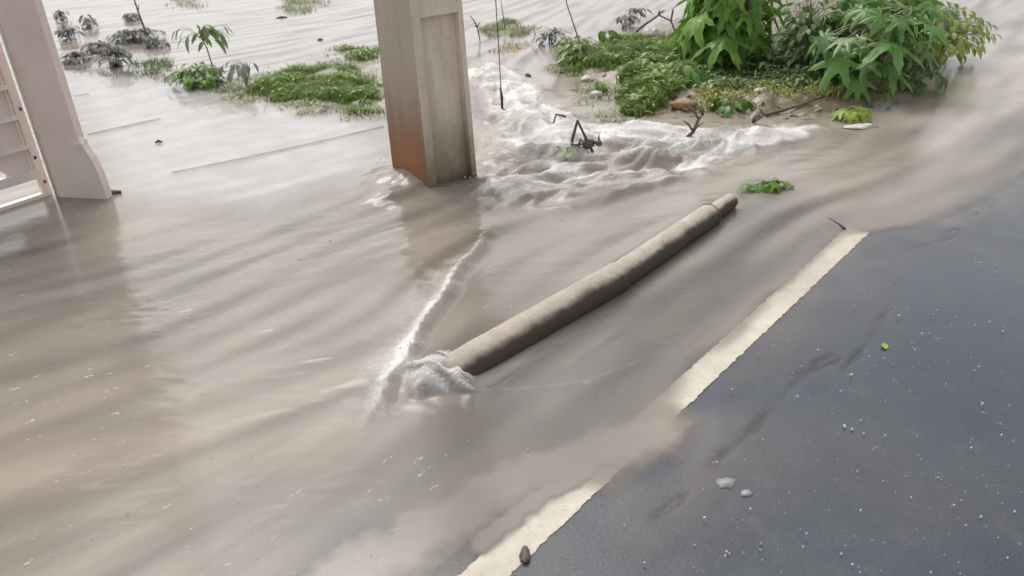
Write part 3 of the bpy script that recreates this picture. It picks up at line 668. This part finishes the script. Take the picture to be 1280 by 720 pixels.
plant('castor_plant','bluish green castor plant with one large star shaped leaf facing the road','plant',(B3.x,B3.y,.05),(B3.x,B3.y+.05,.42),(.46,.38,.30),60,.17,'palm',G_blue,8,5,.014,.4,.45,extra=[(star,Vector((.1,-1,0)),Vector((.05,-.35,1)),.33),(star+Vector((-.33,.02,-.10)),Vector((-1,-.6,0)),Vector((-.1,-.6,1)),.25),(star+Vector((.05,.05,-.2)),Vector((-.3,-1,0)),Vector((0,-.7,1)),.22),(star+Vector((-.2,-.02,-.24)),Vector((-.4,-1,-.3)),Vector((0,-.8,1)),.2)],petm=M_stemp)
plant('castor_plant','dark leafy plant behind the star leaf, rising out of the photo top','plant',(B3.x+.25,B3.y+.5,.05),(B3.x+.28,B3.y+.5,.5),(.45,.35,.33),60,.16,'palm',G_bright,9,5,.012,.4,.4,petm=M_stemp)
plant('leafy_shrub','fine leaved olive green shrub between the two tallest plants','shrub',(B3.x-.32,B3.y+.45,.05),(B3.x-.3,B3.y+.45,.42),(.28,.28,.36),150,.085,'oval',G_dull,19,7,.007,.4,.3)
B5=P(1175,85)
plant('yellow_green_bush','yellowish green bush leaning over the road water at the right end of the bank','bush',(B5.x-.1,B5.y+.05,.03),(B5.x,B5.y+.15,.24),(.42,.36,.2),300,.075,'oval',G_yel,21,8,.006,.5,.45)
B6=P(1150,118)
plant('drooping_weed','dark wilted weed trailing into the water under the castor plant','weed',(B6.x-.05,B6.y+.1,.02),(B6.x,B6.y,.12),(.2,.12,.08),22,.1,'oval',G_dull,23,3,.006,.6,1.1)
B7=P(1068,150)
plant('lime_leaf_clump','lime yellow leaf clump fallen at the water edge below the castor plant','leaf clump',(B7.x,B7.y,.0),(B7.x,B7.y,.055),(.13,.08,.04),9,.10,'papaya',G_lime,25,2,.005,.5,.5)
B8=P(912,90)
plant('golden_weed','golden yellow wilted leaves under the bright green plant','weed',(B8.x,B8.y-.04,.06),(B8.x,B8.y-.08,.14),(.13,.06,.045),8,.1,'papaya',G_gold,26,2,.005,.5,.6)
B9=P(855,118)
plant('dark_seedling','dark bluish seedling with narrow leaves on the bank left of the tall plants','seedling',(B9.x,B9.y,.05),(B9.x,B9.y,.15),(.13,.1,.08),34,.11,'oval',G_blue,27,4,.005,.5,.6)
B9=P(912,140)
plant('creeping_weed','low bluish green weed on bare brown mud just above the rapids','weed',(B9.x,B9.y,.04),(B9.x,B9.y,.07),(.14,.1,.04),30,.085,'oval',G_blue,28,3,.004,.4,.4)
B9=P(722,82)
plant('rounded_shrub','soft rounded green shrub at the left tip of the mud bank','shrub',(B9.x,B9.y,.0),(B9.x,B9.y+.02,.13),(.2,.17,.13),240,.065,'oval',G_grass,29,7,.004,.4,.2)
B9=P(757,68)
plant('umbrella_seedling','single bright leaf tuft on a thin stalk beside the rounded shrub','seedling',(B9.x,B9.y,.03),(B9.x,B9.y,.20),(.07,.06,.03),7,.10,'oval',G_bright,31,1,.004,.7,.7,sw=.45)
for px_,py_,sz,lab,sd_ in [(783,36,.13,'faint grey green sprig in the far water above the umbrella shaped seedling',32),(795,28,.12,'second faint sprig in the far water next to the white stone',36)]:
    B9=P(px_,py_); plant('far_sprig',lab,'sprig',(B9.x,B9.y,-.01),(B9.x,B9.y,.1),(.13,.08,.07),22,.08,'oval',G_grey,sd_,3,.004,.4,.3)
# left side saplings and weeds
B9=P(264,88); 
plant('small_sapling','thin sapling with drooping narrow leaves standing above the dark green bush on the left','sapling',(B9.x,B9.y,.0),(B9.x,B9.y,.36),(.26,.1,.09),26,.14,'oval',G_dull,41,1,.008,.5,.6,sw=.2)
B9=P(250,108)
plant('low_bush','dark green rounded bush at the pavement edge below the thin sapling','bush',(B9.x,B9.y,.0),(B9.x,B9.y,.10),(.24,.16,.11),170,.075,'oval',G_bright,42,6,.004,.4,.2)
B9=P(306,112)
plant('small_sapling','short grey leaved sapling at the left end of the long grass strip','sapling',(B9.x,B9.y,.0),(B9.x,B9.y,.20),(.17,.08,.05),16,.11,'oval',G_grey,43,1,.006,.5,.6,sw=.22)
dw=[(95,78,.17,.09,60,'grey silted weed nearest the gate post on the pavement edge'),(88,50,.13,.16,40,'grey dry weed clump behind the silted weed beside the gate post'),(112,35,.1,.14,24,'dark dry tuft in the water between the two grey weed beds'),(145,84,.16,.2,60,'leafless greyish weed standing at the pavement edge centre of the left weeds'),(170,52,.32,.12,120,'broad bed of dark silted leaves in the left far water'),(165,26,.12,.09,30,'small grey bed of leaves at the back of the left weeds'),(122,66,.14,.11,40,'mottled grey weed in the middle between the gate post and the broad leaf bed'),(195,60,.13,.09,34,'grey weed tuft at the right end of the broad bed of silted leaves'),(78,25,.10,.12,26,'grey weed closest to the gate post at the very back')]
for i,(px_,py_,rx_,h_,n_,lab) in enumerate(dw):
    B9=P(px_,py_); plant('silted_weed',lab,'weed',(B9.x,B9.y,-.01),(B9.x,B9.y,h_*.6),(rx_,rx_*.8,h_*.6),int(n_*1.6),.065,'oval',G_grey,50+i,9,.005,.4,.3,petm=M_twig,group='grey silted weeds left of the pole')
def stick(name,pts,rad,label,cat='stick',m_=None,branches=0,seed=1,n=6,group=None):
    random.seed(seed); mb=MB(); pts=[Vector(p) for p in pts]; k=len(pts)
    mb.tube(pts,[rad*(1-.6*i/(k-1)) for i in range(k)],n,wob=.15)
    for i in range(branches):
        a_=pts[random.randrange(1,k)]; q=a_+Vector((random.uniform(-1,1),random.uniform(-.5,.5),random.uniform(.2,1))).normalized()*random.uniform(.05,.14)
        mb.tube([a_,a_.lerp(q,.5)+Vector((0,0,.012)),q],[rad*.6,rad*.5,rad*.25],5)
    return solo(name,mb,m_ or M_twig,label,cat,group)
q=P(183,42); stick('bare_stem',[q,q+Vector((-.03,0,.25)),q+Vector((-.06,.02,.55))],.012,'upright bare stem rising behind the broad bed of silted leaves','stem',branches=5,seed=3)
q=P(727,60); stick('bare_stem',[q,q+Vector((-.04,.02,.12)),q+Vector((-.13,.05,.40)),q+Vector((-.15,.05,.7))],.009,'thin curved bare stem rising from the rounded shrub','stem',seed=4)
q=P(632,40); stick('bare_stem',[q,q+Vector((-.02,0,.2)),q+Vector((-.05,0,.5))],.006,'thin bare stem in the grass island behind the hanging cable','stem',seed=6)
q=P(598,52,0); stick('floating_twig',[q+Vector((-.02,0,.16)),q+Vector((.0,0,.14)),q+Vector((.02,0,-.02))],.012,'small dark forked twig upright in water just right of the pole','twig',branches=3,seed=9)
# weeds at 690,60
B9=P(690,56); plant('silted_weed','grey tangled weed standing in water left of the rounded shrub','weed',(B9.x,B9.y,-.01),(B9.x,B9.y,.09),(.16,.12,.10),46,.07,'oval',G_grey,60,8,.006,.4,.3,petm=M_twig)
# stick debris in the rapids
q=P(726,186,.05); random.seed(5)
mb=MB()
for a_,b__,c_ in [((-.02,0,.17),(-.05,0,.06),(-.06,0,-.03)),((-.02,0,.18),(.02,0,.09),(.07,-.01,-.02)),((.03,0,.02),(.0,0,.06),(-.02,0,.0)),((.05,0,.01),(.03,0,.075),(.02,0,-.02)),((.07,0,.03),(.11,0,.04),(.11,0,.09))]:
    mb.tube([q+Vector(a_),q+Vector(b__),q+Vector(c_)],[.007,.010,.009],6,wob=.2)
mb.blob(q+Vector((.05,-.01,.03)),(.035,.02,.03)); mb.blob(q+Vector((.11,-.01,.03)),(.02,.015,.02)); mb.tube([q+Vector((-.12,0,.02)),q+Vector((.02,0,.03))],.006,6)
solo('snagged_branch',mb,M_wood,'dark branch snag sticking up out of the white rapids right of the pole','branch')
q=P(690,168,.04); stick('snagged_twig',[q+Vector((.09,0,.11)),q+Vector((.03,0,.13)),q+Vector((.0,0,.04)),q+Vector((-.10,0,-.01))],.009,'bent grey twig in the foam just left of the branch snag','twig',seed=12)
B9=P(712,192,.05); plant('floating_leaves','pale green leaf bits caught at the base of the branch snag','leaf clump',(B9.x,B9.y,.02),(B9.x,B9.y,.09),(.09,.05,.03),10,.06,'oval',G_pale,61,2,.003,.3,.2)
q=P(868,172); stick('snagged_twig',[q+Vector((-.06,0,-.01)),q+Vector((-.01,0,.04)),q+Vector((.02,0,.12)),q+Vector((.05,.02,.14))],.014,'dark knotted twig where the rapids meet the mud bank','twig',m_=M_wood,branches=5,seed=14)
q=P(940,160); stick('snagged_twig',[q+Vector((-.07,0,.02)),q+Vector((0,0,.03)),q+Vector((.07,0,.08))],.010,'small brown twig on the mud edge above the foam streak','twig',m_=M_wood,branches=4,seed=15)
def onbank(px,py): p=P(px,py,.06); return Vector((p.x,p.y,max(.01,bankz(p.x,p.y))))
a_=onbank(958,136); b__=onbank(1000,128); c_=onbank(1035,120)
stick('buried_branch',[a_+ZZ*.008,b__+ZZ*.014,c_+ZZ*.008],.013,'long dark branch lying on the brown mud under the castor plant','branch',m_=M_wood,seed=16)
a_=onbank(905,112); b__=onbank(925,104)
stick('buried_branch',[a_+ZZ*.01,b__+ZZ*.012],.014,'short dark branch on the mud right below the golden leaves','branch',m_=M_wood,seed=17)
# arching dead vine near the white stone
q=P(780,55,.03); r_=P(848,50,.03)
stick('dead_vine',[q,q.lerp(r_,.3)+ZZ*.14,q.lerp(r_,.62)+ZZ*.24,q.lerp(r_,.85)+ZZ*.18,r_],.014,'dark dead vine arching over the white stone at the back of the bank','vine',branches=5,seed=18)
def stone(name,px,py,rad,m_,label,cat='stone',z=None,seed=1):
    random.seed(seed); p=onbank(px,py) if z is None else P(px,py,z); mb=MB(); mb.blob(p+ZZ*rad[2]*.35,rad,r=.5,nu=12,nv=8,rough=.24)
    return solo(name,mb,m_,label,cat)
stone('stone',815,46,(.10,.07,.055),M_stone,'white stone under the arching dead vine',seed=1)
stone('stone',734,92,(.055,.04,.025),M_stone,'pale flat stone at the foot of the rounded shrub',seed=2)
stone('stone',746,112,(.045,.035,.03),M_stone,'whitish stone at the bank corner beside open water',seed=3)
stone('stone',800,124,(.10,.07,.04),M_moss,'mossy green stone on the bank above the rapids',seed=4)
stone('clay_clod',855,128,(.10,.06,.035),M_clod,'orange clay clod beside the mossy stone on the bank','clod',seed=5)
stone('stone',951,118,(.05,.03,.02),M_stone,'small pale stone chip on the brown mud',seed=6)
stone('stone',990,165,(.14,.05,.02),M_stone,'flat pale stone at the water edge left of the lime leaves',z=.0,seed=7)
stone('stone',1075,160,(.10,.05,.018),M_stone,'flat pale stone in the water just below the lime leaves',z=.0,seed=8)
stone('floating_block',660,98,(.028,.02,.03),M_dark,'small grey block floating upstream of the rapids','debris',z=.0,seed=9)
B9=P(955,238)
plant('floating_leaves','green leafy sprig floating just past the far end of the fallen post','leaf clump',(B9.x,B9.y,.0),(B9.x,B9.y,.035),(.14,.04,.025),13,.075,'papaya',G_bright,62,2,.004,.5,.3)
q=P(1048,285); stick('floating_twig',[q+Vector((.02,-.03,.004)),q+Vector((0,0,.02)),q+Vector((-.03,.06,.03))],.006,'tiny twig with a splash at the top end of the white road line','twig',seed=20)
# small leaf on asphalt
mb=MB(); q=P(1107,436,.004); mb.leaf(q,(.2,1,.25),(0,-.2,1),.034,.013,.9,.2,.3); solo('fallen_leaf',mb,G_lime,'single small lime coloured leaf on the wet asphalt','leaf')
# pale scraps and stones on the asphalt
def scrap(px,py,rx_,ry_,label,seed,m_=M_scrap,h=.003):
    random.seed(seed); c=P(px,py,0.0005); k=14; top=[];bot=[]
    for i in range(k):
        t=2*math.pi*i/k; r_=1+random.uniform(-.22,.22); top.append(c+Vector((math.cos(t)*rx_*r_,math.sin(t)*ry_*r_,h+random.uniform(0,.001)))); bot.append(c+Vector((math.cos(t)*rx_*r_*1.05,math.sin(t)*ry_*r_*1.05,-.001)))
    mb=MB(); mb.add(top+bot,[tuple(range(k))]+[(i,k+i,k+(i+1)%k,(i+1)%k) for i in range(k)]); solo('pale_scrap',mb,m_,label,'scrap')
scrap(908,604,.028,.020,'pale flat scrap stuck on the asphalt right of the broken road line',1)
scrap(933,617,.014,.012,'smaller pale scrap just right of the larger flat scrap',2)
random.seed(3); q=P(656,694,.004); mb=MB(); mb.blob(q,(.013,.03,.010),rough=.3); solo('dark_clod',mb,M_wood,'small dark clod against the right side of the near road line','clod')
for i,(px_,py_,r_,lab) in enumerate([(352,22,.07,'long thin dark stick floating in the far water left of the pole'),(198,178,.022,'dark speck of debris on the flooded pavement'),(400,50,.03,'dark leaf scrap afloat in front of the small green tuft')]):
    q=P(px_,py_,.008); random.seed(i); mb=MB(); mb.tube([q-Vector((r_,0,0)),q+Vector((0,.01,.008)),q+Vector((r_,.01,0))],[.005,.012,.005],6,wob=.3); solo('floating_debris',mb,M_wood,lab,'debris')

# ------------------------------------------------------------------ raindrops bouncing off the road
random.seed(11); mb=MB(); cnt=0
while cnt<1500:
    px_=random.uniform(640,2100); py_=random.uniform(150,900)
    p=P(px_,py_,.004); side_=roadside_(p.x,p.y)
    if side_<.10 and random.random()>.04: continue
    if side_<.4 and random.random()>.35: continue
    if random.random()>max(.05,min(1,.12+((py_-250)/420)+ (px_-700)/1800)): continue
    s=random.choice((.0007,.0009,.0011,.0013,.0016,.0022))*(.8+.25*p.length/2)
    st=random.uniform(.8,2.2); mb.blob(p+ZZ*random.uniform(0,.012),(s*random.uniform(.8,1.8),s,s*st),nu=6,nv=4,rough=.3); cnt+=1
    if random.random()<.06:
        for k in range(5): mb.blob(p+Vector((random.uniform(-.012,.012),random.uniform(-.012,.012),random.uniform(0,.008))),(s*.5,s*.5,s*.5),nu=5,nv=4,rough=.3)
o=mesh_obj('rain_splashes',mb.v,mb.f,M_splash,None,True,{'rnd':mb.r}); tag(o,'white rain droplets bouncing off the wet asphalt','rain',None,'stuff')

# ------------------------------------------------------------------ spray over the rapids and foam flecks drifting on the brown water
random.seed(21); mb=MB()
for cx_,cy_,n_,sp_x,zt in [(615,120,60,.28,.22),(665,170,45,.3,.16),(770,178,50,.45,.14),(860,190,30,.3,.10),(630,240,40,.2,.10),(492,208,22,.10,.08),(545,476,45,.09,.12),(518,440,30,.07,.06),(575,345,22,.10,.05),(735,190,20,.12,.14)]:
    p=P(cx_,cy_)
    for i in range(n_):
        a_=random.gauss(0,.5)*sp_x; b__=random.gauss(0,.4)*sp_x; s_=random.uniform(.0012,.0032)*(.6+p.length/5)
        mb.blob(p+Vector((a_,b__,.03+abs(random.gauss(0,.45))*zt)),(s_,s_*.8,s_*random.uniform(.8,1.6)),nu=5,nv=4,rough=.3)
o=mesh_obj('water_spray',mb.v,mb.f,M_splash,None,True,{'rnd':mb.r}); tag(o,'fine white spray thrown up over the rapids and the near end of the fallen post','spray',None,'stuff')
mb=MB()
for i in range(260):
    px_=random.uniform(0,900); py_=random.uniform(240,720)
    if px_>560+(600-py_)*.5: continue
    p=P(px_,py_,.006); s_=random.uniform(.0015,.005); fx,fy=flow(np.array([p.x]),np.array([p.y])); t_=Vector((float(fx[0]),float(fy[0]),0)); k=random.choice((1,1,2,4))
    for j in range(k):
        q=p+t_*random.uniform(-.03,.03)+Vector((random.uniform(-.006,.006),random.uniform(-.006,.006),0)); u_=Vector((-t_.y,t_.x,0)); nn_=6; L_=s_*random.uniform(1,3); W_=s_*random.uniform(.5,.9)
        mb.add([q+ZZ*.0015]+[q+t_*math.cos(a_)*L_+u_*math.sin(a_)*W_-ZZ*.002 for a_ in [2*math.pi*m_/nn_ for m_ in range(nn_)]],[(0,1+m_,1+(m_+1)%nn_) for m_ in range(nn_)])
M_scum=simple('foam_scum',(.55,.50,.44),(.42,.38,.33),60,.4,.3)
o=mesh_obj('foam_flecks',mb.v,mb.f,M_scum,None,True,{'rnd':mb.r}); tag(o,'small foam flecks and rain marks drifting on the brown water','foam',None,'stuff')

grass('trailing_grass',[(250,96),(340,84),(430,74),(485,90),(500,150),(430,152),(330,138),(250,118)],2600,.05,G_pale,'flattened drowned blades trailing in the water round the long left grass strip',71,None,0,2.2)
grass('trailing_grass',[(680,85),(740,60),(760,100),(770,150),(860,152),(860,160),(760,160),(720,130)],1500,.05,G_pale,'drowned pale blades along the left edge of the mud bank',72,None,0,2.2)
grass('bank_grass',[(860,125),(960,112),(1050,100),(1140,90),(1130,128),(1050,132),(960,142),(870,142)],1500,.05,G_yel,'thin yellowish grass on the bare brown mud strip above the rapids',73,bank,.3,1.2)
random.seed(31); mb=MB()
for i in range(230):
    px_=random.uniform(740,1140); py_=random.uniform(60,150); p=P(px_,py_,.06)
    if not inpoly(np.array([p.x]),np.array([p.y]),PL(bank_poly))[0]: continue
    z_=max(.004,bankz(p.x,p.y))+.008; a_=random.uniform(0,6.28)
    mb.leaf((p.x,p.y,z_),(math.cos(a_),math.sin(a_),random.uniform(-.1,.25)),(random.uniform(-.3,.3),random.uniform(-.3,.3),1),random.uniform(.03,.09),random.uniform(.008,.022),random.random(),.3,.3,4)
G_dead=leafmat('dead_leaf',(.13,.085,.045),(.36,.27,.15),.5,yellow=(.5,.45,.25))
o=mesh_obj('leaf_litter',mb.v,mb.f,G_dead,None,True,{'rnd':mb.r}); tag(o,'dead brown leaves and bits scattered over the mud bank','leaf litter',None,'stuff')
